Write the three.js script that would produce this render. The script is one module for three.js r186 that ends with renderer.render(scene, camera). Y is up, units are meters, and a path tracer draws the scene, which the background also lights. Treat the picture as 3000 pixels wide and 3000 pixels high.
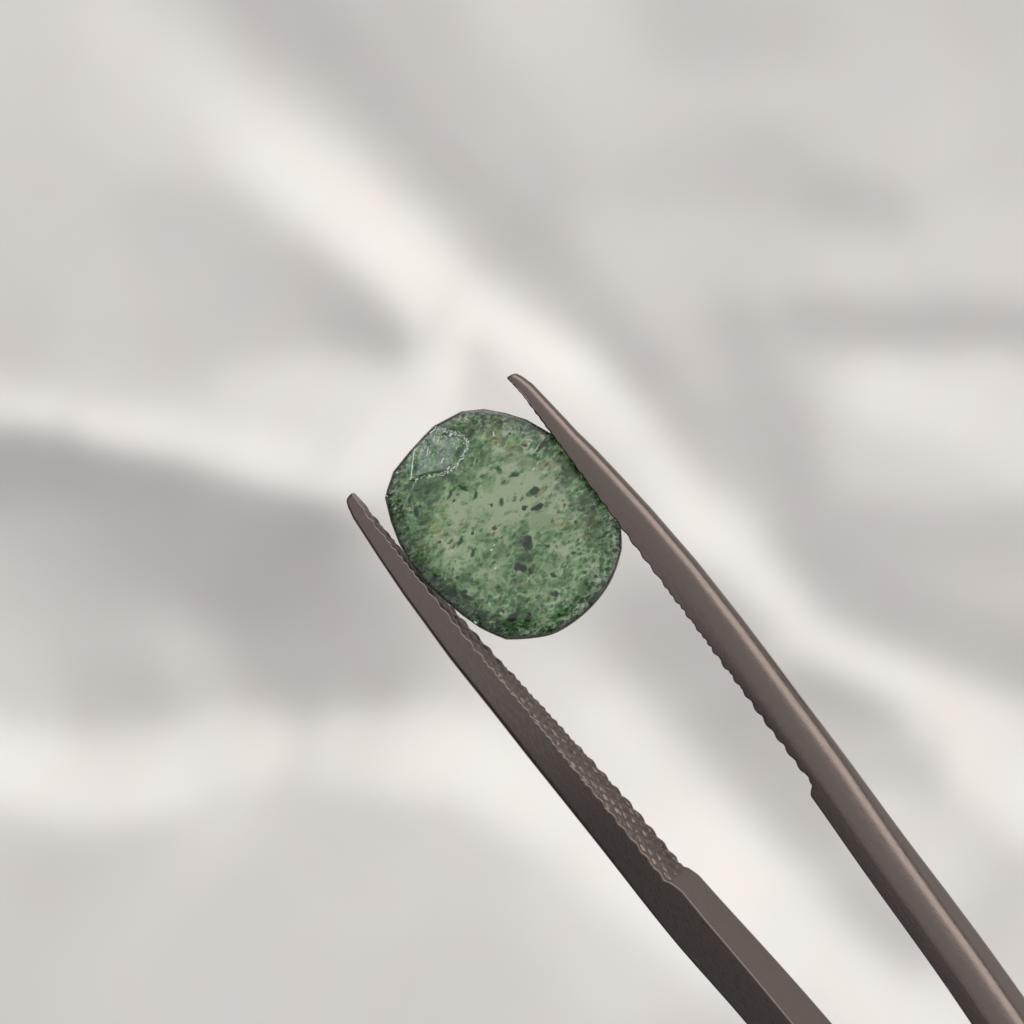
import * as THREE from 'three';
import { RectAreaLightUniformsLib } from 'three/addons/lights/RectAreaLightUniformsLib.js';
import { mergeGeometries } from 'three/addons/utils/BufferGeometryUtils.js';
import { createNoise2D, createNoise3D } from 'simplex-noise';

// ---------------------------------------------------------------- camera, lamps, exposure
const MM = 0.001;
const CAM_H = 200, GEM_H = 50;                        // mm above the cloth: camera, gem
const FRAME = 41.7;                                    // mm that the picture spans at the height of the gem
const scene = new THREE.Scene();
scene.background = new THREE.Color(0.055, 0.051, 0.049);   // the dim room all round
const camera = new THREE.PerspectiveCamera(2 * Math.atan(FRAME / 2 / (CAM_H - GEM_H)) * 180 / Math.PI, 1, 0.01, 5);
camera.position.set(0, CAM_H * MM, 0);
camera.up.set(0, 0, -1);
camera.lookAt(0, 0, 0);
camera.focus = (CAM_H - GEM_H - 0.6) * MM;
camera.userData.fStop = 34;
scene.add(camera);

RectAreaLightUniformsLib.init();
const KEY_AZ = new THREE.Vector2(0.62, -0.785).normalize();   // the window stands towards the upper right of the picture
const KEY_EL = 27 * Math.PI / 180;
function areaLight(color, intensity, w, h, pos, target) {
  const l = new THREE.RectAreaLight(color, intensity, w, h);
  l.position.set(...pos); l.lookAt(...target); scene.add(l); return l;
}
const KD = 1.15;
areaLight(new THREE.Color(1, 0.985, 0.965), 2.65, 2.8, 1.0,
  [KEY_AZ.x * Math.cos(KEY_EL) * KD, Math.sin(KEY_EL) * KD, KEY_AZ.y * Math.cos(KEY_EL) * KD], [0, 0, 0]).name = 'window_light';
areaLight(new THREE.Color(0.97, 0.98, 1), 0.74, 2.2, 2.2, [-0.12, 1.3, 0.03], [0, 0, 0]).name = 'ceiling_light';

areaLight(new THREE.Color(0.93, 0.97, 1), 2.3, 0.22, 0.22, [-0.45, 0.94, -0.30], [0, 0.05, 0]).name = 'small_lamp_light';   // the lamp that the ground facet and the left tip mirror

const renderer = new THREE.WebGLRenderer({ antialias: true });
renderer.setSize(1024, 1024);
renderer.toneMapping = THREE.LinearToneMapping;
renderer.toneMappingExposure = 1.0;
renderer.shadowMap.enabled = true;

// ---------------------------------------------------------------- helpers
function rng(seed) { let a = seed >>> 0; return () => { a = (a + 0x6d2b79f5) >>> 0; let t = Math.imul(a ^ (a >>> 15), 1 | a); t = (t + Math.imul(t ^ (t >>> 7), 61 | t)) ^ t; return ((t ^ (t >>> 14)) >>> 0) / 4294967296; }; }
const n2 = createNoise2D(rng(11)), n2b = createNoise2D(rng(23)), n3 = createNoise3D(rng(37));
const clamp = (x, a = 0, b = 1) => Math.min(b, Math.max(a, x));
const smooth = (a, b, x) => { const t = clamp((x - a) / (b - a)); return t * t * (3 - 2 * t); };
const lerp = (a, b, t) => a + (b - a) * t;
const toLin = (c) => { c /= 255; return c <= 0.04045 ? c / 12.92 : ((c + 0.055) / 1.055) ** 2.4; };
const table = (t, x) => { if (x <= t[0][0]) return t[0][1]; for (let i = 1; i < t.length; i++) if (x <= t[i][0]) return lerp(t[i - 1][1], t[i][1], (x - t[i - 1][0]) / (t[i][0] - t[i - 1][0])); return t[t.length - 1][1]; };
const PX = FRAME / 3000;                               // mm of one unit of the plan at the height of the gem
const plan = (x, y, h = GEM_H) => new THREE.Vector3((x - 1500) * PX * (CAM_H - h) / (CAM_H - GEM_H), h, (y - 1500) * PX * (CAM_H - h) / (CAM_H - GEM_H));
function tag(o, label, category, group, kind) { Object.assign(o.userData, { label, category }); if (group) o.userData.group = group; if (kind) o.userData.kind = kind; return o; }
function part(name, geometry, material, parent) { const m = new THREE.Mesh(geometry, material); m.name = name; m.castShadow = m.receiveShadow = true; parent.add(m); return m; }
function dataTexture(size, fill, srgb = true) {
  const d = new Uint8Array(size * size * 4);
  for (let y = 0; y < size; y++) for (let x = 0; x < size; x++) { const c = fill(x, y); const i = (y * size + x) * 4; d[i] = c[0]; d[i + 1] = c[1]; d[i + 2] = c[2]; d[i + 3] = 255; }
  const t = new THREE.DataTexture(d, size, size); t.wrapS = t.wrapT = THREE.RepeatWrapping; t.magFilter = t.minFilter = THREE.LinearFilter; if (srgb) t.colorSpace = THREE.SRGBColorSpace; t.needsUpdate = true; return t;
}

// ---------------------------------------------------------------- the rumpled cloth: how steeply each fold leans towards the window
// [lean 0..255 (200 = level), breadth, x, y, x, y ...] along the folds
const FOLDS = [
  [212, 45, 200, 60, 330, 150], [218, 42, 370, 185, 450, 250], [228, 38, 500, 285, 570, 330], [233, 36, 610, 360, 690, 425], [238, 36, 730, 460, 800, 520, 880, 575],
  [238, 30, 950, 610, 1080, 690], [231, 34, 1120, 730, 1210, 820, 1310, 950], [231, 38, 1350, 1000, 1430, 1090, 1490, 1160],
  [228, 30, 1560, 1215, 1750, 1295, 1932, 1375], [236, 50, 1850, 1430, 1960, 1510], [222, 40, 1760, 1360, 1880, 1420],
  [238, 32, 825, 590, 818, 700], [234, 45, 760, 800, 705, 870], [222, 24, -40, 755, 100, 778], [227, 24, 180, 797, 400, 835], [230, 28, 470, 855, 640, 900],
  [235, 42, -40, 1430, 150, 1470, 330, 1450], [234, 40, 430, 1400, 520, 1385], [237, 45, 640, 1405, 880, 1430, 1040, 1530], [237, 60, 1150, 1620, 1330, 1720, 1500, 1760], [233, 60, 1640, 1850, 1750, 1950],
  [215, 40, 960, 1240, 1060, 1290], [228, 40, 1150, 1360, 1250, 1480], [235, 45, 1330, 1570, 1480, 1700], [232, 40, 1560, 1770, 1640, 1860],
  [148, 36, 40, 868, 120, 875], [156, 34, -20, 900, 210, 905, 330, 930], [163, 38, 430, 975, 590, 1010], [163, 60, 260, 1010, 450, 1080], [170, 50, 560, 1120, 690, 1190],
  [176, 50, 80, 1010, 200, 1090], [188, 55, 200, 1190, 60, 1110], [198, 45, 30, 1220, 60, 1300], [176, 45, 170, 1310, 260, 1280], [172, 40, 480, 1280, 560, 1300], [160, 36, 570, 1325, 690, 1290], [204, 40, 330, 1240, 420, 1290],
  [168, 26, 650, 608, 745, 640], [180, 34, 570, 530, 650, 580], [186, 50, 430, 470, 480, 600], [190, 60, 330, 420, 320, 560], [200, 70, 150, 380, 160, 520], [196, 50, 80, 640, 230, 690], [188, 40, 230, 650, 420, 640], [211, 36, 470, 730, 640, 735], [202, 80, 80, 330, 60, 120], [207, 60, 300, 260, 200, 200],
  [184, 40, 480, -20, 560, 40], [176, 34, 600, 70, 680, 130], [173, 32, 715, 175, 785, 245], [173, 32, 825, 295, 895, 345], [176, 36, 950, 400, 1060, 510], [177, 36, 1130, 590, 1230, 700], [184, 36, 1300, 780, 1370, 870],
  [184, 45, 790, 60, 880, 220], [190, 60, 960, 230, 1020, 330], [200, 60, 1080, 100, 1150, 240], [186, 50, 1300, 20, 1500, 60], [201, 80, 1560, 150, 1800, 200], [190, 50, 1450, 290, 1220, 330], [184, 32, 1560, 370, 1690, 400], [202, 40, 1780, 430, 1920, 480], [194, 50, 1900, 60, 1920, 260],
  [200, 60, 1180, 450, 1420, 490], [202, 50, 1560, 480, 1700, 510], [176, 28, 1530, 590, 1720, 605, 1950, 622], [182, 36, 1390, 610, 1420, 700], [178, 40, 1450, 780, 1520, 910], [200, 50, 1240, 560, 1330, 680],
  [221, 50, 1680, 740, 1830, 790], [214, 60, 1880, 720, 1950, 850], [205, 55, 1620, 880, 1800, 900], [184, 45, 1620, 990, 1932, 1010], [180, 45, 1540, 1030, 1620, 1120], [176, 40, 1680, 1160, 1800, 1210, 1950, 1260],
  [172, 26, 1530, 1290, 1680, 1370], [190, 40, 1740, 1440, 1640, 1410], [182, 30, 1330, 1120, 1430, 1190],
  [176, 45, 1240, 1190, 1330, 1250], [168, 40, 1390, 1360, 1480, 1480, 1540, 1570], [184, 40, 1620, 1700, 1700, 1790], [222, 50, 1700, 1580, 1790, 1660], [206, 50, 1850, 1700, 1940, 1830],
  [203, 18, 895, 650, 905, 720], [206, 40, 430, 1570, 680, 1550], [198, 45, -20, 1600, 80, 1640], [202, 70, 250, 1730, 420, 1720], [206, 70, 600, 1700, 860, 1640], [203, 80, 300, 1880, 900, 1850], [210, 50, 1040, 1690, 1180, 1830],
];
function lean(x, y) {                                   // in the plan's 1932-unit frame
  let sw = 0.06, s = 0.06 * 199;
  for (const f of FOLDS) {
    const r = f[1] * (f[0] > 210 ? 0.78 : 0.84);
    let best = 1e9;
    for (let i = 2; i + 3 < f.length; i += 2) {
      const ax = f[i], ay = f[i + 1], bx = f[i + 2] - ax, by = f[i + 3] - ay;
      const t = clamp(((x - ax) * bx + (y - ay) * by) / (bx * bx + by * by));
      const dx = x - ax - bx * t, dy = y - ay - by * t, d = dx * dx + dy * dy;
      if (d < best) best = d;
    }
    const w = Math.exp(-best / (2 * r * r)) + 0.06 * Math.exp(-best / (10 * r * r));
    sw += w; s += w * f[0];
  }
  return s / sw;
}
const FILL = 0.20, SUN = (0.56 - FILL) / Math.sin(KEY_EL);
function slopeFor(value) {                              // lean -> slope towards the window
  const I = toLin(value), q = clamp((I - FILL) / SUN, 0.02, 0.985);
  return 1.62 * Math.tan(clamp(Math.asin(q) - KEY_EL, -0.42, 0.62));
}
{
  const N = 330, SIZE = 190, step = SIZE / N, half = SIZE / 2;
  // (a, b): a runs away from the window, b across
  const ca = -KEY_AZ.x, sa = -KEY_AZ.y, G = 380, gs = 260 / G;
  const H = new Float32Array(G * G);
  const K = PX * CAM_H / (CAM_H - GEM_H), toV = 1932 / 3000;
  const slope = new Float32Array(G * G);
  for (let j = 0; j < G; j++) for (let i = 0; i < G; i++) {
    const a = (i - G / 2) * gs, b = (j - G / 2) * gs, x = a * ca - b * sa, z = a * sa + b * ca;
    const vx = (x / K + 1500) * toV, vy = (z / K + 1500) * toV;
    const out = Math.max(0, Math.max(Math.abs(vx - 966), Math.abs(vy - 966)) - 1010) / 260;
    const inside = Math.exp(-out * out);
    const wild = 200 + 26 * n2(x / 22, z / 22) + 10 * n2b(x / 9, z / 9);
    const v = inside > 0.01 ? lerp(wild, lean(vx, vy), inside) : wild;
    slope[j * G + i] = slopeFor(v);
  }
  // heights whose steepness away from the window is closest to that, with folds that stay even along their length (conjugate gradients)
  {
    const LAM = 0.05, EPS = 2e-5, n = G * G, rr = new Float32Array(n), p = new Float32Array(n), q = new Float32Array(n);
    const apply = (h, out) => {
      out.fill(0);
      for (let j = 0; j < G; j++) for (let i = 0; i < G; i++) {
        const k = j * G + i; out[k] += EPS * h[k];
        if (i + 1 < G) { const d = (h[k + 1] - h[k]) / (gs * gs); out[k] -= d; out[k + 1] += d; }
        if (j + 1 < G) { const d = LAM * (h[k + G] - h[k]) / (gs * gs); out[k] -= d; out[k + G] += d; }
      }
    };
    for (let j = 0; j < G; j++) for (let i = 0; i + 1 < G; i++) { const k = j * G + i, g = (slope[k] + slope[k + 1]) / 2 / gs; rr[k] -= g; rr[k + 1] += g; }
    p.set(rr); let r0 = 0; for (let k = 0; k < n; k++) r0 += rr[k] * rr[k];
    for (let it = 0; it < 700 && r0 > 1e-7; it++) {
      apply(p, q); let pq = 0; for (let k = 0; k < n; k++) pq += p[k] * q[k];
      const al = r0 / pq; let r1 = 0; for (let k = 0; k < n; k++) { H[k] += al * p[k]; rr[k] -= al * q[k]; r1 += rr[k] * rr[k]; }
      const be = r1 / r0; for (let k = 0; k < n; k++) p[k] = rr[k] + be * p[k]; r0 = r1;
    }
  }
  const sample = (x, z) => {
    const a = (x * ca + z * sa) / gs + G / 2, b = (-x * sa + z * ca) / gs + G / 2;
    const i = clamp(Math.floor(a), 0, G - 2), j = clamp(Math.floor(b), 0, G - 2), fa = clamp(a - i), fb = clamp(b - j);
    return lerp(lerp(H[j * G + i], H[j * G + i + 1], fa), lerp(H[(j + 1) * G + i], H[(j + 1) * G + i + 1], fa), fb);
  };
  let mean = 0; for (let k = 0; k < G * G; k++) mean += H[k] / (G * G);
  let lo = 1e9, hi = -1e9;
  const pos = [], uv = [], idx = [];
  for (let j = 0; j <= N; j++) for (let i = 0; i <= N; i++) {
    const wide = (u) => Math.sign(u) * (Math.abs(u) < 62 ? Math.abs(u) : 62 + (Math.abs(u) - 62) * 5.5), x = wide(i * step - half), z = wide(j * step - half), h = sample(x, z) - mean + 2 * n2(x / 60, z / 60) * smooth(80, 140, Math.hypot(x, z));
    lo = Math.min(lo, h); hi = Math.max(hi, h);
    pos.push(x * MM, h * MM, z * MM); uv.push(x, -z);
  }
  console.log('cloth heights', lo.toFixed(1), hi.toFixed(1));
  for (let j = 0; j < N; j++) for (let i = 0; i < N; i++) { const a = j * (N + 1) + i, b = a + 1, c = a + N + 1, d = c + 1; idx.push(a, c, b, b, c, d); }
  const g = new THREE.BufferGeometry();
  g.setAttribute('position', new THREE.Float32BufferAttribute(pos, 3)); g.setAttribute('uv', new THREE.Float32BufferAttribute(uv, 2)); g.setIndex(idx); g.computeVertexNormals();
  const weave = dataTexture(128, (x, y) => { const a = x / 128 * Math.PI * 16, b = y / 128 * Math.PI * 16; const h = Math.max(Math.sin(a) * (Math.sin(b / 2) > 0 ? 1 : -1), Math.sin(b) * (Math.sin(a / 2) > 0 ? -1 : 1)); const v = 128 + 60 * h; return [v, v, v]; }, false);
  weave.repeat.set(0.5, 0.5);
  const tint = dataTexture(256, (x, y) => { const a = x / 256 * 2 * Math.PI, b = y / 256 * 2 * Math.PI, q = n3(Math.cos(a) * 1.3 + Math.cos(b), Math.sin(a) * 1.3, Math.sin(b) * 1.3); const k = 2.4 * q, w = 1.2 * (n2(x / 2, y / 2)); return [228 + 0.5 * k + w, 224 - k * 0.4 + w, 220 - 0.3 * k + w]; });
  tint.repeat.set(1 / 38, 1 / 38);
  const cloth = part('backdrop_cloth', g, new THREE.MeshPhysicalMaterial({ map: tint, bumpMap: weave, bumpScale: 0.00004, roughness: 0.95, sheen: 0.15, sheenRoughness: 0.8, side: THREE.DoubleSide }), scene);
  tag(cloth, 'rumpled white cloth lying out of focus behind the tweezers and the stone', 'cloth', null, 'structure');
}

// ---------------------------------------------------------------- tweezers
const rollAt = (s) => lerp(9, 26, smooth(0, 1300, s)) * Math.PI / 180;
// the inner upper edge of each arm, in plan units
const LEFT = [[1026, 1447], [1036, 1460], [1055, 1478], [1089, 1524], [1125, 1568], [1159, 1612], [1192, 1654], [1228, 1700], [1293, 1778], [1376, 1889], [1445, 1965], [1524, 2056], [1590, 2143], [1669, 2239], [1751, 2338], [1834, 2442], [1900, 2520], [1935, 2562]];
const LEFT_END = [[1970, 2581], [2028, 2650], [2101, 2737], [2209, 2860], [2322, 3000]];
const RIGHT = [[1489, 1101], [1512, 1128], [1541, 1166], [1574, 1210], [1613, 1262], [1683, 1355], [1755, 1443], [1812, 1529], [1887, 1632], [1955, 1732], [2015, 1811], [2061, 1877], [2115, 1943], [2189, 2051], [2264, 2150], [2338, 2245], [2371, 2290]];
const RIGHT_END = [[2372, 2324], [2424, 2403], [2507, 2527], [2590, 2639], [2673, 2755], [2756, 2867], [2843, 3000]];
const THICK = [[0, 42], [25, 54], [60, 64], [200, 80], [330, 92], [560, 102], [860, 106], [1150, 110], [1470, 112], [1990, 113], [2600, 118]];
const FULLER = [[250, 0], [560, 17], [770, 27], [980, 27], [1330, 20], [1580, 13], [2060, 7], [2600, 7]];   // the right arm is fuller in the middle
const WIDE = [[0, 44], [25, 56], [60, 66], [330, 88], [560, 102], [860, 118], [1150, 135], [1470, 150], [1990, 192], [2600, 220], [7000, 260]];
const RECESS_OF = { '1': 17, '-1': 22 };

function makeArm(parent, name, pts, end, side, gripStart, notch) {
  const RECESS = RECESS_OF[side], off = new THREE.Vector2(0.785, -0.62).multiplyScalar(side * RECESS);
  const line = [...pts.map(([x, y], i) => { const q = Math.hypot(x - pts[0][0], y - pts[0][1]), k = 1 + (side > 0 ? 4 : lerp(lerp(3, 9, smooth(0, 300, q)), 1, smooth(450, 900, q))) / RECESS; return new THREE.Vector3(x + off.x * k, 0, y + off.y * k); }), ...end.map(([x, y]) => new THREE.Vector3(x, 0, y))];
  // beyond the frame the arms run on and bend together until they meet
  const l = line[line.length - 1], l2 = line[line.length - 3], d = l.clone().sub(l2).normalize();
  const meet = new THREE.Vector3(2843 + 0.60 * 4300 - 150, 0, 3000 + 0.80 * 4300 + 60);
  meet.x += side * -46; meet.z += side * 36;
  const c1 = l.clone().addScaledVector(d, 1700), c2 = meet.clone().add(new THREE.Vector3(-0.60 * 1700, 0, -0.80 * 1700));
  const bez = new THREE.CubicBezierCurve3(l, c1, c2, meet);
  for (let i = 1; i <= 14; i++) line.push(bez.getPoint(i / 14));
  const raw = new THREE.CatmullRomCurve3(line, false, 'centripetal'); raw.arcLengthDivisions = 3000;
  let even = raw.getSpacedPoints(300);
  for (let it = 0; it < 60; it++) even = even.map((p, i) => i === 0 || i === 300 ? p : p.clone().multiplyScalar(2).add(even[i - 1]).add(even[i + 1]).multiplyScalar(0.25));
  const curve = new THREE.CatmullRomCurve3(even, false, 'centripetal');
  curve.arcLengthDivisions = 3000;
  const total = curve.getLength(), sIn = pts.length && total;
  const S = []; for (let s = 0; s < 16; s += 1) S.push(s); for (let s = 16; s < 2500; s += 3.6) S.push(s); for (let s = 2500; s < total; s += 60) S.push(s); S.push(total);
  const M = 44, POS = [], UV = [], ring = [];
  for (const s of S) {
    const t = s / total, c = curve.getPointAt(t), tn = curve.getTangentAt(t);
    // a gaze along the arm: it rises a little towards the hand, its middle lies at the stone's girdle near the tip
    const rise = (x) => GEM_H + 0.42 + 1.5 * ((Math.min(x, 3200) > 600 ? Math.min(x, 3200) - 600 : 0) / 1700) ** 2 + Math.max(0, x - 3200) * 0.0027;
    const h = rise(s), P = plan(c.x, c.z, h);
    const k = (CAM_H - h) / (CAM_H - GEM_H) * PX;      // mm of one plan unit here
    const axis = new THREE.Vector3(tn.x * k, (rise(s + 4) - rise(s - 4)) / 8, tn.z * k).normalize();
    const right = new THREE.Vector3(-axis.z, 0, axis.x).negate(); if (right.x < 0) right.negate(); right.normalize();
    const up = new THREE.Vector3().crossVectors(right, axis); if (up.y < 0) up.negate();
    const roll = rollAt(s), inn = right.clone().multiplyScalar(Math.cos(roll)).addScaledVector(up, Math.sin(roll)), face = up.clone().multiplyScalar(Math.cos(roll)).addScaledVector(right, -Math.sin(roll));
    const cap = s < 10 ? Math.sqrt(clamp(1 - ((10 - s) / 10) ** 2, 0.0, 1)) : 1, T = table(THICK, s) + (side > 0 ? 15 * smooth(300, 1000, s) - 8 * smooth(1600, 2000, s) : table(FULLER, s)), W = table(WIDE, s);
    const rec = RECESS * (1 - smooth(notch - (side > 0 ? 34 : 14), notch + (side > 0 ? 46 : 20), s));
    const depth = 7.5 * smooth(20, 90, s) * (side > 0 ? 0.9 : lerp(0.45, 1, smooth(400, 1000, s))) * (1 - smooth(notch - 10, notch + 2, s));
    const r = 5 * cap, inner = (v) => {
      const wob = 0.12 * n2(s / 90, v / 60 + side * 7);
      const a = Math.abs(Math.sin(Math.PI * (s / 53 + v / 44 + wob))), b = Math.abs(Math.sin(Math.PI * (s / 53 - v / 44 - wob)));
      return T - rec - depth * (1 - Math.min(a, b) ** 1.05) * (1 + 0.25 * n2b(s / 40, v / 30));
    };
    const prof = [];
    for (let i = 0; i <= M; i++) { const v = (W / 2 - r) - (W - 2 * r) * i / M; prof.push([inner(v), v]); }
    const ub = inner(-(W / 2 - r));
    for (let i = 1; i <= 3; i++) { const q = i / 3 * Math.PI / 2; prof.push([ub - r * (1 - Math.cos(q)), -(W / 2 - r) - r * Math.sin(q)]); }
    // the back: half round towards the tip, flatter with a chamfer on either side towards the hand
    const flat = smooth(600, 1700, s), Tb = T * (side > 0 ? 0.3 : 0.62), n = 2 / (side > 0 ? 4.5 : 2.5), cu = (side > 0 ? 3 : 46) * T / 114, cv = (side > 0 ? 3 : 40) * T / 114, cr = side > 0 ? 0.8 : 0.42;
    const poly = [[T - rec - 12, -W / 2], [cu, -W / 2], [0, -W / 2 + cv], [0, W / 2 - cv], [cu, W / 2], [T - rec - 12, W / 2]], back = [];
    for (let q = 1; q < 5; q++) {
      const [a, b, c] = [poly[q - 1], poly[q], poly[q + 1]], len = (x, y) => Math.hypot(x[0] - y[0], x[1] - y[1]), rad = cr * Math.hypot(cu, cv);
      const p0 = [0, 1].map((m) => lerp(b[m], a[m], rad / len(a, b))), p2 = [0, 1].map((m) => lerp(b[m], c[m], rad / len(b, c)));
      for (let i = 0; i <= 6; i++) { const t = i / 6; back.push([0, 1].map((m) => (1 - t) ** 2 * p0[m] + 2 * t * (1 - t) * b[m] + t * t * p2[m])); }
    }
    for (let i = 0; i < 28; i++) { const q = i / 27 * Math.PI, cs = Math.cos(q), sn = Math.sin(q), e = [Tb * (1 - sn ** n), -W / 2 * Math.sign(cs) * Math.abs(cs) ** n]; prof.push([lerp(e[0], back[i][0], flat), lerp(e[1], back[i][1], flat)]); }
    const ut = inner(W / 2 - r);
    for (let i = 3; i >= 1; i--) { const q = i / 3 * Math.PI / 2; prof.push([ut - r * (1 - Math.cos(q)), (W / 2 - r) + r * Math.sin(q)]); }
    let run = 0, prev = null;
    for (const [u, v] of prof) {
      const uu = T / 2 + (u - T / 2) * cap - (side < 0 ? 1 : 1) * 0, vv = v * (0.35 + 0.65 * cap);
      const p = P.clone().addScaledVector(inn, side * (uu - T) * k).addScaledVector(face, (vv - W / 2) * k);
      if (prev) run += Math.hypot(u - prev[0], v - prev[1]); prev = [u, v];
      POS.push(p.x * MM, p.y * MM, p.z * MM); UV.push(s * PX, run * PX);
    }
    ring.push(prof.length);
  }
  const L = ring[0], idx = [], grip = [], cen = S.length * L;
  for (let a = 0; a < S.length - 1; a++) for (let b = 0; b < L; b++) {
    const c = a * L + b, d2 = a * L + (b + 1) % L, e = c + L, f = d2 + L, tri = side > 0 ? [c, d2, e, d2, f, e] : [c, e, d2, d2, e, f];
    (b < M && S[a] > 30 && S[a] < notch + 14 ? grip : idx).push(...tri);
  }
  for (const [a, flip] of [[0, false], [S.length - 1, true]]) {   // ends
    let x = 0, y = 0, z = 0; for (let b = 0; b < L; b++) { x += POS[(a * L + b) * 3] / L; y += POS[(a * L + b) * 3 + 1] / L; z += POS[(a * L + b) * 3 + 2] / L; }
    const q = POS.length / 3; POS.push(x, y, z); UV.push(0, 0);
    for (let b = 0; b < L; b++) { const c = a * L + b, e = a * L + (b + 1) % L; idx.push(...((flip !== side > 0) ? [q, e, c] : [q, c, e])); }
  }
  const whole = new THREE.BufferGeometry();
  whole.setAttribute('position', new THREE.Float32BufferAttribute(POS, 3)); whole.setAttribute('uv', new THREE.Float32BufferAttribute(UV, 2));
  whole.setIndex([...idx, ...grip]); whole.computeVertexNormals();
  const pick = (ii) => {
    const map = new Map(), p = [], nn = [], u = [], out = [];
    for (const i of ii) { if (!map.has(i)) { map.set(i, map.size); for (let k = 0; k < 3; k++) { p.push(POS[i * 3 + k]); nn.push(whole.attributes.normal.array[i * 3 + k]); } u.push(UV[i * 2], UV[i * 2 + 1]); } out.push(map.get(i)); }
    const g = new THREE.BufferGeometry();
    g.setAttribute('position', new THREE.Float32BufferAttribute(p, 3)); g.setAttribute('normal', new THREE.Float32BufferAttribute(nn, 3)); g.setAttribute('uv', new THREE.Float32BufferAttribute(u, 2)); g.setIndex(out); return g;
  };
  const arm = part(name, pick(idx), steel, parent);
  part('serrated_grip', pick(grip), gripSteel, arm);
  return arm;
}
// satin dark steel: fine grain, drawn along the arm
const nicks = new Float32Array(512 * 512);
{ const R = rng(91); for (let k = 0; k < 70; k++) { const x0 = R() * 512, y0 = R() * 512, a = R() < 0.6 ? Math.PI / 2 + (R() - 0.5) * 0.9 : (R() - 0.5) * 0.6, l = 6 + 34 * R() ** 2, d = 40 + 80 * R(); for (let t = 0; t < l; t += 0.4) for (let w = -2; w <= 2; w++) { const x = ((x0 + Math.cos(a) * t - Math.sin(a) * w * 0.6) | 0) & 511, y = ((y0 + Math.sin(a) * t + Math.cos(a) * w * 0.6) | 0) & 511; nicks[y * 512 + x] = Math.min(nicks[y * 512 + x], -d * (1 - Math.abs(w) / 3)); } } }
const grain = dataTexture(512, (x, y) => { const v = 128 + nicks[y * 512 + x] + 22 * n2(x / 5, y / 3.4) + 16 * n2(x / 50, y / 4) + 22 * n2b(x / 10, y / 7); return [v, v, v]; }, false);
grain.repeat.set(1 / 8, 1 / 8);
const rough = dataTexture(512, (x, y) => { const sp = n2b(x / 1.7 + 60, y / 1.5) > 0.72 ? -50 : 0; const v = clamp(112 + 20 * n2(x / 60, y / 14 + 9) + 16 * n2b(x / 5, y / 3) + sp, 30, 255); return [v, v, v]; }, false);
rough.repeat.set(1 / 6, 1 / 6);
const steel = new THREE.MeshPhysicalMaterial({ color: new THREE.Color(0.16, 0.13, 0.117), metalness: 1, roughness: 0.74, roughnessMap: rough, bumpMap: grain, bumpScale: 0.000008 });
const gripSteel = steel.clone(); gripSteel.roughness = 0.95;
const tweezers = new THREE.Group(); tweezers.name = 'tweezers'; scene.add(tweezers);
tag(tweezers, 'dark grey steel gem tweezers with serrated tips gripping the green stone', 'tweezers');
makeArm(tweezers, 'arm', LEFT, LEFT_END, 1, 30, 1480);
makeArm(tweezers, 'arm_001', RIGHT, RIGHT_END, -1, 30, 1500);

// ---------------------------------------------------------------- gemstone
const OUTLINE = [[1418, 1197.5], [1351, 1205], [1271, 1247], [1240, 1278], [1198, 1324], [1152, 1381], [1134, 1433], [1127.5, 1459], [1144, 1526], [1167, 1588], [1198, 1645], [1245, 1707], [1302, 1759], [1354, 1803], [1405, 1839], [1468, 1868], [1493, 1874], [1561, 1870], [1623, 1857], [1685, 1821], [1737, 1775], [1778, 1723], [1804, 1671], [1819.5, 1619], [1822, 1599], [1819, 1545], [1806, 1500], [1776, 1440], [1731, 1372], [1676, 1309], [1618, 1272], [1543, 1229], [1483, 1210]];
const CX = 1477, CY = 1537;
const gem = new THREE.Group(); gem.name = 'gemstone'; scene.add(gem);
gem.position.copy(plan(CX, CY, GEM_H).multiplyScalar(MM));
tag(gem, 'mottled green oval gemstone held between the tips of the tweezers', 'gemstone');
const A = 264, outline = [];                            // outline by angle
{
  const pts = OUTLINE.map(([x, y]) => [x - CX, y - CY]), n = pts.length, fine = [];
  for (let i = 0; i < n; i++) {
    const soft = i >= 14 && i < 29, p0 = pts[(i + n - 1) % n], p1 = pts[i], p2 = pts[(i + 1) % n], p3 = pts[(i + 2) % n];
    for (let k = 0; k < 8; k++) {
      const t = k / 8, q = [0, 1].map((c) => soft ? 0.5 * (2 * p1[c] + (p2[c] - p0[c]) * t + (2 * p0[c] - 5 * p1[c] + 4 * p2[c] - p3[c]) * t * t + (3 * p1[c] - p0[c] - 3 * p2[c] + p3[c]) * t ** 3) : lerp(p1[c], p2[c], t));
      fine.push(q);
    }
  }
  outline.push(...fine.map(([x, y]) => [x * PX, y * PX]));
}
const facetN = new THREE.Vector3(-0.215, 0.966, -0.143).normalize();   // the small ground facet at the upper left
const facetAt = new THREE.Vector3((1288 - CX) * PX, 0.30, (1332 - CY) * PX);
const facetD = facetN.dot(facetAt);
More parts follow.
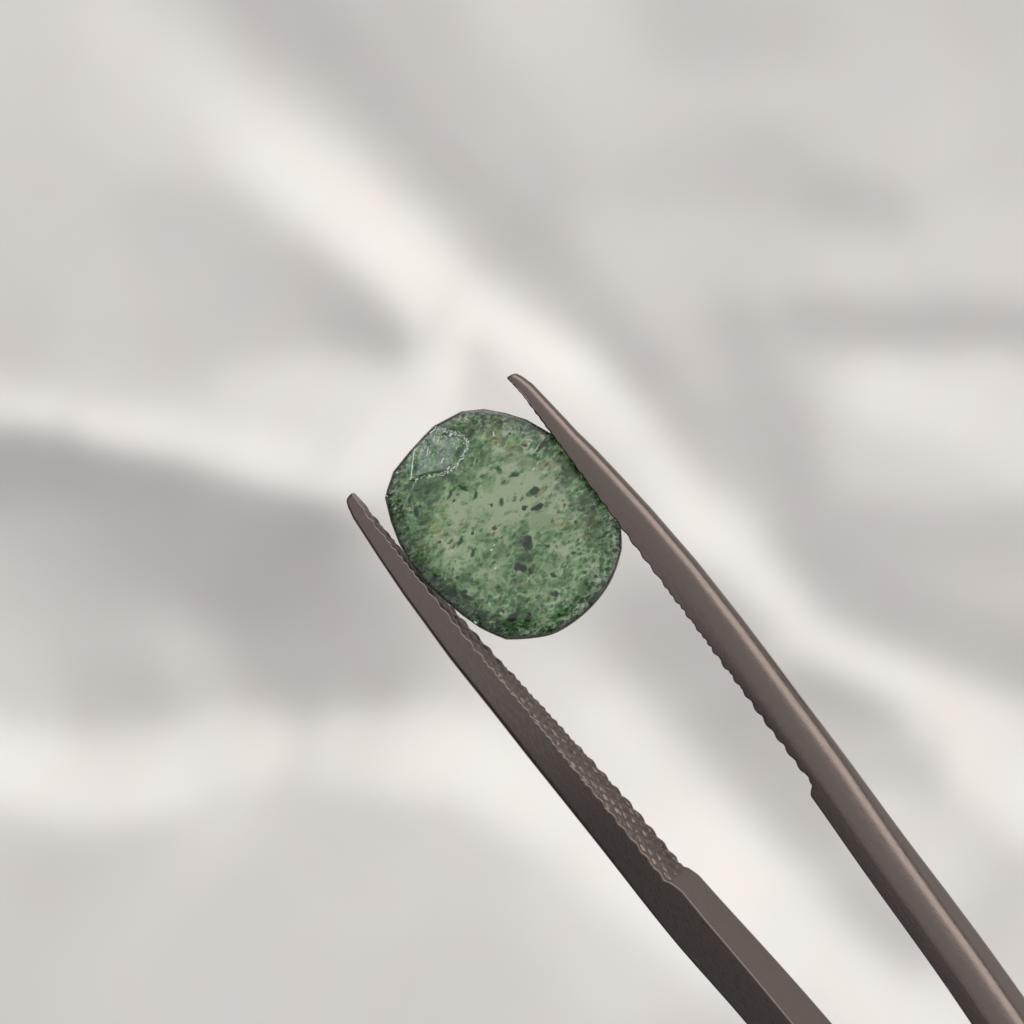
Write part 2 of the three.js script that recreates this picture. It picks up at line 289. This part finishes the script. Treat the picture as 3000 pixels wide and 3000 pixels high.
// the crown: a low polished table, a ring of flat facets round it and the small ground facet, all cut by planes
const CUTS = []; { const R = rng(3); for (let i = 0; i < 13; i++) { const a = (i + 0.35 + 0.3 * (R() - 0.5)) / 13 * 2 * Math.PI, c = Math.cos(a), q = Math.sin(a); CUTS.push([c, q, Math.max(...outline.map(([x, z]) => x * c + z * q)), Math.tan((22 + 4 * R() - 9 * Math.max(0, c * 0.62 - q * 0.785) - 5 * smooth(0.78, 0.92, -0.83 * c - 0.555 * q)) * Math.PI / 180)]); } }
function crown(x, z, lift = 0) {
  let h = 0.52 - 0.006 * (x * x + z * z);
  for (const [c, q, d, t] of CUTS) h = Math.min(h, 0.035 + (d - x * c - z * q) * t);
  const side = (x - (1212 - CX) * PX) * 0.994 + (z - (1350 - CY) * PX) * 0.107;   // it ends at a straight chipped edge on its left
  return Math.max(0.01, Math.min(h, lerp(h, (facetD - facetN.x * x - facetN.z * z) / facetN.y, smooth(-0.05, 0.02, Math.min(side, ((1404 - CY) * PX - z) - 0.28 * (x - (1208 - CX) * PX)))))) - lift;
}
const RINGS = 46, DOME = [[1, -0.005], ...Array.from({ length: RINGS + 1 }, (_, i) => [1 - i / RINGS, 1])];
const BASE = [[1, -0.005], [0.945, -0.2], [0.8, -0.6], [0.6, -0.98], [0.35, -1.08], [0, -1.08]];
function lathe(profile, shrink, lift, cut, sub) {
  const prof = []; for (let i = 0; i < profile.length - 1; i++) for (let k = 0; k < sub; k++) prof.push([0, 1].map((c) => lerp(profile[i][c], profile[i + 1][c], k / sub))); prof.push(profile[profile.length - 1]);
  const pos = [], uv = [], idx = [], n = outline.length;
  prof.forEach(([sc, h]) => outline.forEach(([x, z]) => {
    const px = x * sc * shrink, pz = z * sc * shrink; const py = h > 0 ? crown(px, pz, lift) : h + lift * 0.6;
    pos.push(px * MM, py * MM, pz * MM); uv.push(px / (720 * PX) + 0.5, 0.5 - pz / (720 * PX));
  }));
  for (let a = 0; a < prof.length - 1; a++) for (let b = 0; b < n; b++) { const c = a * n + b, d = a * n + (b + 1) % n; idx.push(c, c + n, d, d, c + n, d + n); }
  const g = new THREE.BufferGeometry(); g.setAttribute('position', new THREE.Float32BufferAttribute(pos, 3)); g.setAttribute('uv', new THREE.Float32BufferAttribute(uv, 2)); g.setIndex(idx); return g;
}
function body(shrink, lift, cut) {
  const up = lathe(DOME, shrink, lift, cut, 1), down = lathe([...BASE].reverse(), shrink, lift, false, 3);
  // outline runs counter-clockwise seen from above or not: make the faces look outwards
  const area = outline.reduce((s, [x, z], i) => { const [x2, z2] = outline[(i + 1) % outline.length]; return s + x * z2 - x2 * z; }, 0);
  if (area < 0) for (const g of [up, down]) { const a = g.index.array; for (let i = 0; i < a.length; i += 3) { const t = a[i]; a[i] = a[i + 1]; a[i + 1] = t; } }
  const a2 = mergeGeometries([up, down]);
  a2.computeVertexNormals(); return a2;
}
// the larger flakes: plan position, half length, half breadth, direction (anticlockwise), tone
const BIG = [[1574, 1483, 22, 6, 0.62, 1], [1538, 1487, 8, 6, 0.3, 1], [1545, 1590, 12, 16, 0.4, 0], [1535, 1668, 13, 12, 0.2, 1], [1520, 1662, 14, 8, 0.9, 0], [1553, 1672, 5, 10, 0, 0], [1370, 1745, 15, 7, -0.6, 1], [1359, 1735, 12, 4, 0.7, 0], [1498, 1808, 17, 8, 0.5, 1], [1545, 1808, 12, 11, 0.5, 0], [1630, 1737, 14, 5, -0.5, 1], [1622, 1685, 8, 5, 0.1, 1], [1219, 1504, 8, 12, -0.1, 0], [1414, 1234, 4, 12, 0.05, 0], [1467, 1236, 6, 6, 0, 3], [1582, 1305, 30, 5, 0.95, 0], [1395, 1448, 5, 12, -0.15, 2], [1362, 1433, 12, 5, -0.5, 2], [1320, 1440, 4, 14, -0.3, 2], [1386, 1618, 3, 11, -0.62, 1], [1276, 1693, 6, 9, -0.4, 0], [1441, 1481, 4, 5, 0, 3], [1448, 1546, 7, 5, 0.6, 3], [1386, 1562, 5, 4, 0.6, 0], [1704, 1495, 12, 3, 0.75, 3], [1534, 1306, 9, 4, 0.1, 3], [1642, 1330, 6, 6, 0, 3], [1729, 1768, 6, 3, 0.1, 1], [1705, 1345, 6, 4, 0.8, 0], [1652, 1373, 6, 5, -0.4, 3], [1714, 1676, 5, 4, 0.3, 3], [1324, 1733, 13, 9, 0.5, 2], [1700, 1760, 8, 5, 0.4, 2], [1470, 1470, 6, 10, 0, 2], [1562, 1440, 16, 12, 0.8, 2], [1460, 1375, 9, 8, 0.2, 2], [1503, 1390, 12, 7, 0.1, 2], [1350, 1585, 5, 14, -0.5, 2], [1680, 1620, 8, 4, 0.6, 2], [1460, 1720, 7, 4, 0.2, 2], [1600, 1600, 9, 4, 0.5, 2], [1640, 1800, 7, 4, 0.2, 2], [1475, 1790, 5, 4, 0.2, 0], [1247, 1675, 4, 4, 0.2, 0], [1340, 1690, 5, 4, 0.2, 0]];
// where the stone is clear, where mica is dense, where it is stained brown (plan units)
const CLOUDS = [[1281, 1516, 90, 60, 1], [1509, 1361, 70, 60, 0.9], [1620, 1375, 60, 50, 0.75], [1348, 1650, 60, 36, 0.9], [1416, 1700, 60, 40, 0.5], [1650, 1490, 70, 60, 0.6], [1600, 1740, 70, 50, 0.45], [1467, 1455, 110, 70, 0.8], [1420, 1540, 140, 70, 0.6], [1570, 1440, 80, 60, 0.6], [1540, 1560, 70, 40, 0.4], [1580, 1650, 70, 40, 0.3]];
const DARKS = [[1597, 1298, 55, 40, 1], [1545, 1600, 26, 44, 0.9], [1310, 1725, 70, 40, 0.8], [1500, 1830, 60, 34, 0.6], [1545, 1810, 26, 22, 0.8], [1218, 1505, 30, 30, 0.7], [1175, 1440, 60, 110, 1.0], [1260, 1300, 130, 60, 0.85], [1330, 1340, 80, 60, 0.55], [1450, 1225, 120, 40, 0.4], [1740, 1450, 60, 90, 0.7], [1780, 1620, 50, 110, 0.45], [1700, 1770, 110, 50, 0.45], [1440, 1810, 120, 60, 0.6], [1230, 1660, 50, 70, 0.5], [1190, 1560, 40, 60, 0.4], [1700, 1360, 50, 50, 0.6]];
const OCHRE = [[1440, 1275, 60, 50, 0.8], [1255, 1570, 70, 40, 0.9], [1700, 1525, 50, 40, 0.7], [1650, 1365, 50, 40, 0.5], [1170, 1400, 40, 70, 0.4], [1560, 1680, 40, 40, 0.4]];
const blot = (list, x, y) => { let s = 0; for (const [a, b, rx, ry, w] of list) { const dx = x - a, dy = y - b, c = 0.82, q = 0.57, u = (dx * c - dy * q) / rx, v = (dx * q + dy * c) / ry, e = u * u + v * v; if (e < 9) s += w * Math.exp(-e); } return s; };
const stone = new THREE.MeshPhysicalMaterial({ color: 0xffffff, transmission: 1, thickness: 0.002, ior: 1.54, roughness: 0.31, attenuationColor: new THREE.Color(0.40, 0.515, 0.33), attenuationDistance: 0.0016, specularIntensity: 0.15, clearcoat: 0.7, clearcoatRoughness: 0.06 });
part('stone_body', body(0.993, 0, true), stone, gem);
{ // mica flakes through the depth of the quartz, lying along its grain
  const R = rng(77), list = [];
  const edgeAt = (a) => { let best = 9, rr = 1; for (const [ox, oz] of outline) { let d = Math.abs(Math.atan2(oz, ox) - a); if (d > Math.PI) d = 2 * Math.PI - d; if (d < best) { best = d; rr = Math.hypot(ox, oz); } } return rr; };
  const reach = Array.from({ length: 360 }, (_, i) => edgeAt((i - 179.5) * Math.PI / 180));
  const KINDS = [ // how many, size from, size to, tone, how strongly it keeps to dense spots
    [3600, 10, 44, [0.80, 0.87, 0.79], 0.95], [11000, 2.5, 12, [0.54, 0.72, 0.54], 0.8], [6800, 2, 9, [0.27, 0.46, 0.32], 0.85], [2200, 4, 26, [0.78, 0.70, 0.50], 2], [900, 1.6, 6, [0.07, 0.10, 0.07], 0.6], [520, 1.6, 5, [0.30, 0.18, 0.09], 0.7], [6000, 1.5, 5, [0.80, 0.84, 0.74], 0.2],
  ];
  for (const [count, s0, s1, tone, keep] of KINDS) for (let n = 0; n < count; n++) {
    const x = CX + (R() - 0.5) * 710, y = CY + (R() - 0.5) * 690, px = (x - CX) * PX, pz = (y - CY) * PX, q = Math.hypot(px, pz) / reach[clamp(Math.floor(Math.atan2(pz, px) * 180 / Math.PI + 180), 0, 359)];
    if (q > 0.978) continue;
    const wx = x + 22 * n2(x / 46, y / 46), wy = y + 22 * n2b(x / 46, y / 46);
    const cl = clamp(blot(CLOUDS, wx, wy)), dk = clamp(blot(DARKS, wx, wy)), oc = clamp(blot(OCHRE, wx, wy)), cluster = n2(x / 60 + 30, y / 60) * 0.5 + 0.35 * n2b(x / 24, y / 24);
    const dense = keep === 2 ? 1.4 * oc : 0.45 + 1.05 * dk - 0.42 * cl + 0.34 * cluster;
    if (R() > lerp(0.5, dense, Math.min(keep, 1))) continue;
    const top = crown(px, pz) - 0.03, low = Math.max(-0.86, -0.86 + Math.max(0, q - 0.55) * 2.1), h = lerp(top, low, R() ** 1.7), len = Math.min(lerp(s0, s1, R() ** 2.6), (0.99 - q) * 300);
    if (len < s0 * 0.7) continue;
    list.push([px, h, pz, len, len * (0.28 + 0.5 * R()), 0.62 + 0.75 * (R() + R() - 1), tone, R]);
  }
  for (let n = 0; n < 1500; n++) { // the rim, where the stone thins out, is full of fine mica too
    const a = R() * 2 * Math.PI, q = 0.86 + 0.125 * R(), rr = reach[clamp(Math.floor(((a > Math.PI ? a - 2 * Math.PI : a)) * 180 / Math.PI + 180), 0, 359)] * q, px = rr * Math.cos(a), pz = rr * Math.sin(a), len = 1.5 + Math.min(6 * R() ** 1.5, (0.99 - q) * 300);
    list.push([px, crown(px, pz) - 0.012 - 0.3 * (1 - q) * R(), pz, len, len * (0.3 + 0.5 * R()), 0.62 + 0.9 * (R() + R() - 1), R() < 0.6 ? [0.56, 0.70, 0.54] : [0.34, 0.50, 0.36], R]);
  }
  for (const [x, y, l, w, a, t] of BIG) for (let m = 0; m < 5; m++) { const px = (x + (R() - 0.5) * l * 1.3 - CX) * PX, pz = (y + (R() - 0.5) * w * 1.5 - CY) * PX; list.push([px, crown(px, pz) - 0.05 - 0.25 * R(), pz, l * (0.5 + 0.6 * R()), w * (0.5 + 0.7 * R()), a + 0.6 * (R() - 0.5), t === 3 ? [0.4, 0.27, 0.14] : t === 2 ? [0.22, 0.5, 0.32] : [0.12, 0.22, 0.15], R]); }
  const flakes = [0, 1, 2].map(() => { const sh = []; for (let i = 0; i < 8; i++) { const a = i / 8 * 2 * Math.PI, k = 0.68 + 0.5 * R(); sh.push(new THREE.Vector2(Math.cos(a) * k, Math.sin(a) * k)); } const g = new THREE.ShapeGeometry(new THREE.Shape(sh)); g.rotateX(-Math.PI / 2); return g; });
  const mica = new THREE.MeshPhysicalMaterial({ color: 0xffffff, transmission: 1, thickness: 0, roughness: 0, specularIntensity: 0, side: THREE.DoubleSide });
  const o = new THREE.Object3D(), c = new THREE.Color();
  flakes.forEach((g, k) => {
    const mine = list.filter((_, i) => i % 3 === k), im = new THREE.InstancedMesh(g, mica, mine.length); im.name = 'mica_flakes' + (k ? '_00' + k : '');
    mine.forEach(([x, h, z, l, w, a, t], i) => {
      o.position.set(x * MM, h * MM, z * MM); o.rotation.set(0.5 * (R() - 0.5), a, 0.5 * (R() - 0.5), 'YXZ'); o.scale.set(l * PX * MM, MM, w * PX * MM); o.updateMatrix(); im.setMatrixAt(i, o.matrix);
      const v = 0.85 + 0.3 * R(); im.setColorAt(i, c.setRGB(Math.min(1, t[0] * v), Math.min(1, t[1] * v), Math.min(1, t[2] * v)));
    });
    im.userData.kind = 'stuff'; gem.add(im);
  });
}
{ // the narrow frosted girdle round the stone
  const n = outline.length, pos = [], idx = [], prof = [[0.993, 0.06], [0.9975, 0.045], [1, 0.02], [1, -0.01], [0.996, -0.03]];
  for (const [sc, h] of prof) for (const [x, z] of outline) pos.push(x * sc * MM, h * MM, z * sc * MM);
  for (let a = 0; a < 4; a++) for (let b = 0; b < n; b++) { const c = a * n + b, d = a * n + (b + 1) % n; idx.push(c, d, c + n, d, d + n, c + n); }
  const g = new THREE.BufferGeometry(); g.setAttribute('position', new THREE.Float32BufferAttribute(pos, 3)); g.setIndex(idx); g.computeVertexNormals();
  part('girdle', g, new THREE.MeshPhysicalMaterial({ color: new THREE.Color(0.30, 0.30, 0.25), roughness: 0.6, transmission: 0.4, thickness: 0, side: THREE.DoubleSide }), gem);
}

// the larger flakes and specks, each a sliver of its own just over the core
{
  const R = rng(5);
  const dark = [[0.012, 0.03, 0.018], [0.008, 0.012, 0.009], [0.018, 0.085, 0.04], [0.05, 0.025, 0.012]].map((c) => new THREE.MeshPhysicalMaterial({ color: new THREE.Color(...c), roughness: 0.9, specularIntensity: 0.25 }));
  const white = new THREE.MeshPhysicalMaterial({ color: new THREE.Color(0.6, 0.66, 0.64), roughness: 0.35 });
  const domeAt = crown;
  const flake = (name, x, y, len, wid, ang, mat, lift, thick = 0.02) => {
    const sh = [], n = 9; for (let i = 0; i < n; i++) { const a = i / n * 2 * Math.PI, k = 0.45 + 0.85 * R(); sh.push([Math.cos(a) * len * k, Math.sin(a) * wid * k]); }
    const px = (x - CX) * PX, pz = (y - CY) * PX, g = new THREE.ExtrudeGeometry(new THREE.Shape(sh.map(([u, v]) => new THREE.Vector2(u * PX * MM, v * PX * MM))), { depth: thick * MM, bevelEnabled: false, steps: 1 });
    const m = part(name, g, mat, gem);
    m.rotation.set(-Math.PI / 2 + 0.15 * (R() - 0.5), 0.15 * (R() - 0.5), 0); m.rotateZ(ang); m.position.set(px * MM, (domeAt(px, pz, lift) - thick / 2) * MM, pz * MM);
    return m;
  };
  for (const [x, y, l, w, a, t] of BIG) if (l * w > 40) flake('inclusion', x, y, l * 0.45, w * 0.36, a, dark[t], 0.03 + 0.12 * R());
  for (let i = 0; i < 0; i++) {
    const a = R() * 6.28, q = Math.sqrt(R()) * 0.92, x = CX + Math.cos(a) * 320 * q, y = CY + Math.sin(a) * 315 * q, l = 2.5 + 5 * R() ** 2;
    flake('inclusion', x, y, l, l * (0.3 + 0.4 * R()), 0.6 + 0.9 * (R() - 0.5), dark[R() < 0.75 ? 2 : R() < 0.6 ? 0 : R() < 0.5 ? 1 : 3], 0.006 * R());
  }
  // bright little cleavages
  for (const [x, y, l, w, a] of [[1575, 1357, 11, 2, 0.95], [1563, 1375, 6, 2, 0.9], [1702, 1398, 8, 2, 1.2], [1440, 1610, 6, 3, 0.3], [1452, 1664, 6, 2.5, 0.8], [1448, 1596, 4, 2, 1.2], [1394, 1823, 6, 3, -0.5], [1447, 1275, 3, 9, 0.2], [1134, 1453, 3, 3, 0], [1165, 1385, 3, 3, 0]]) flake('cleavage', x, y, l, w, a, white, -0.004, 0.02);
  // the ground facet: chipped pale edge and scattered chips
  const chips = [], dull = [];
  const add = (x, y, l, w, a, m = 0) => { if ((x - 1198) * 46 < (1324 - y) * 42 + 500 || (x - 1240) * 31 + (y - 1278) * 31 < 180) return; const px = (x - CX) * PX, pz = (y - CY) * PX, g = new THREE.BoxGeometry(l * 2 * PX * MM, 0.012 * MM, w * 2 * PX * MM); g.rotateY(a); g.translate(px * MM, (domeAt(px, pz, 0) + 0.004) * MM, pz * MM); (m ? dull : chips).push(g); };
  const EDGE = [[1204, 1405], [1208, 1370], [1212, 1330], [1219, 1305], [1236, 1289], [1256, 1271], [1274, 1259]];
  for (let i = 0; i < EDGE.length - 1; i++) for (let k = 0; k < 5; k++) { const t = (k + 0.5) / 5, [x0, y0] = EDGE[i], [x1, y1] = EDGE[i + 1]; add(lerp(x0, x1, t), lerp(y0, y1, t), Math.hypot(x1 - x0, y1 - y0) / 9, 1.3 + 0.5 * R(), -Math.atan2(y1 - y0, x1 - x0)); }
  const SOFT = [[1272, 1254], [1300, 1260], [1330, 1268], [1352, 1276], [1370, 1290], [1372, 1310], [1362, 1330], [1348, 1352], [1330, 1374], [1300, 1388], [1265, 1394], [1232, 1398], [1215, 1407]];
  for (let i = 0; i < SOFT.length - 1; i++) for (let k = 0; k < 16; k++) { const t = R(), [x0, y0] = SOFT[i], [x1, y1] = SOFT[i + 1]; add(lerp(x0, x1, t) + 9 * (R() - 0.6), lerp(y0, y1, t) + 9 * (R() - 0.5), 1 + 2.2 * R(), 0.5 + 0.6 * R(), -Math.atan2(y1 - y0, x1 - x0) + 2 * (R() - 0.5)); }
  for (const m of [0, 1]) for (let i = 0; i < [60, 0][m]; i++) { const t = R() ** 1.4; add(1230 + 130 * R(), 1262 + 120 * t, 1 + 2.5 * R() ** 2, 0.5 + 0.8 * R(), 3 * R(), m); }
  for (const [x, y, l, w, a] of [[1296, 1350, 8, 2, 1.2], [1315, 1371, 5, 2, 1], [1321, 1274, 6, 4, 1.1], [1254, 1318, 9, 1.4, 1.3], [1252, 1333, 6, 1.2, 1.5], [1272, 1285, 9, 1.2, 1.4]]) add(x, y, l, w, a);
  const ch = part('chipped_facet_edge', mergeGeometries(chips), white, gem); ch.userData.kind = 'stuff';
}
renderer.render(scene, camera);
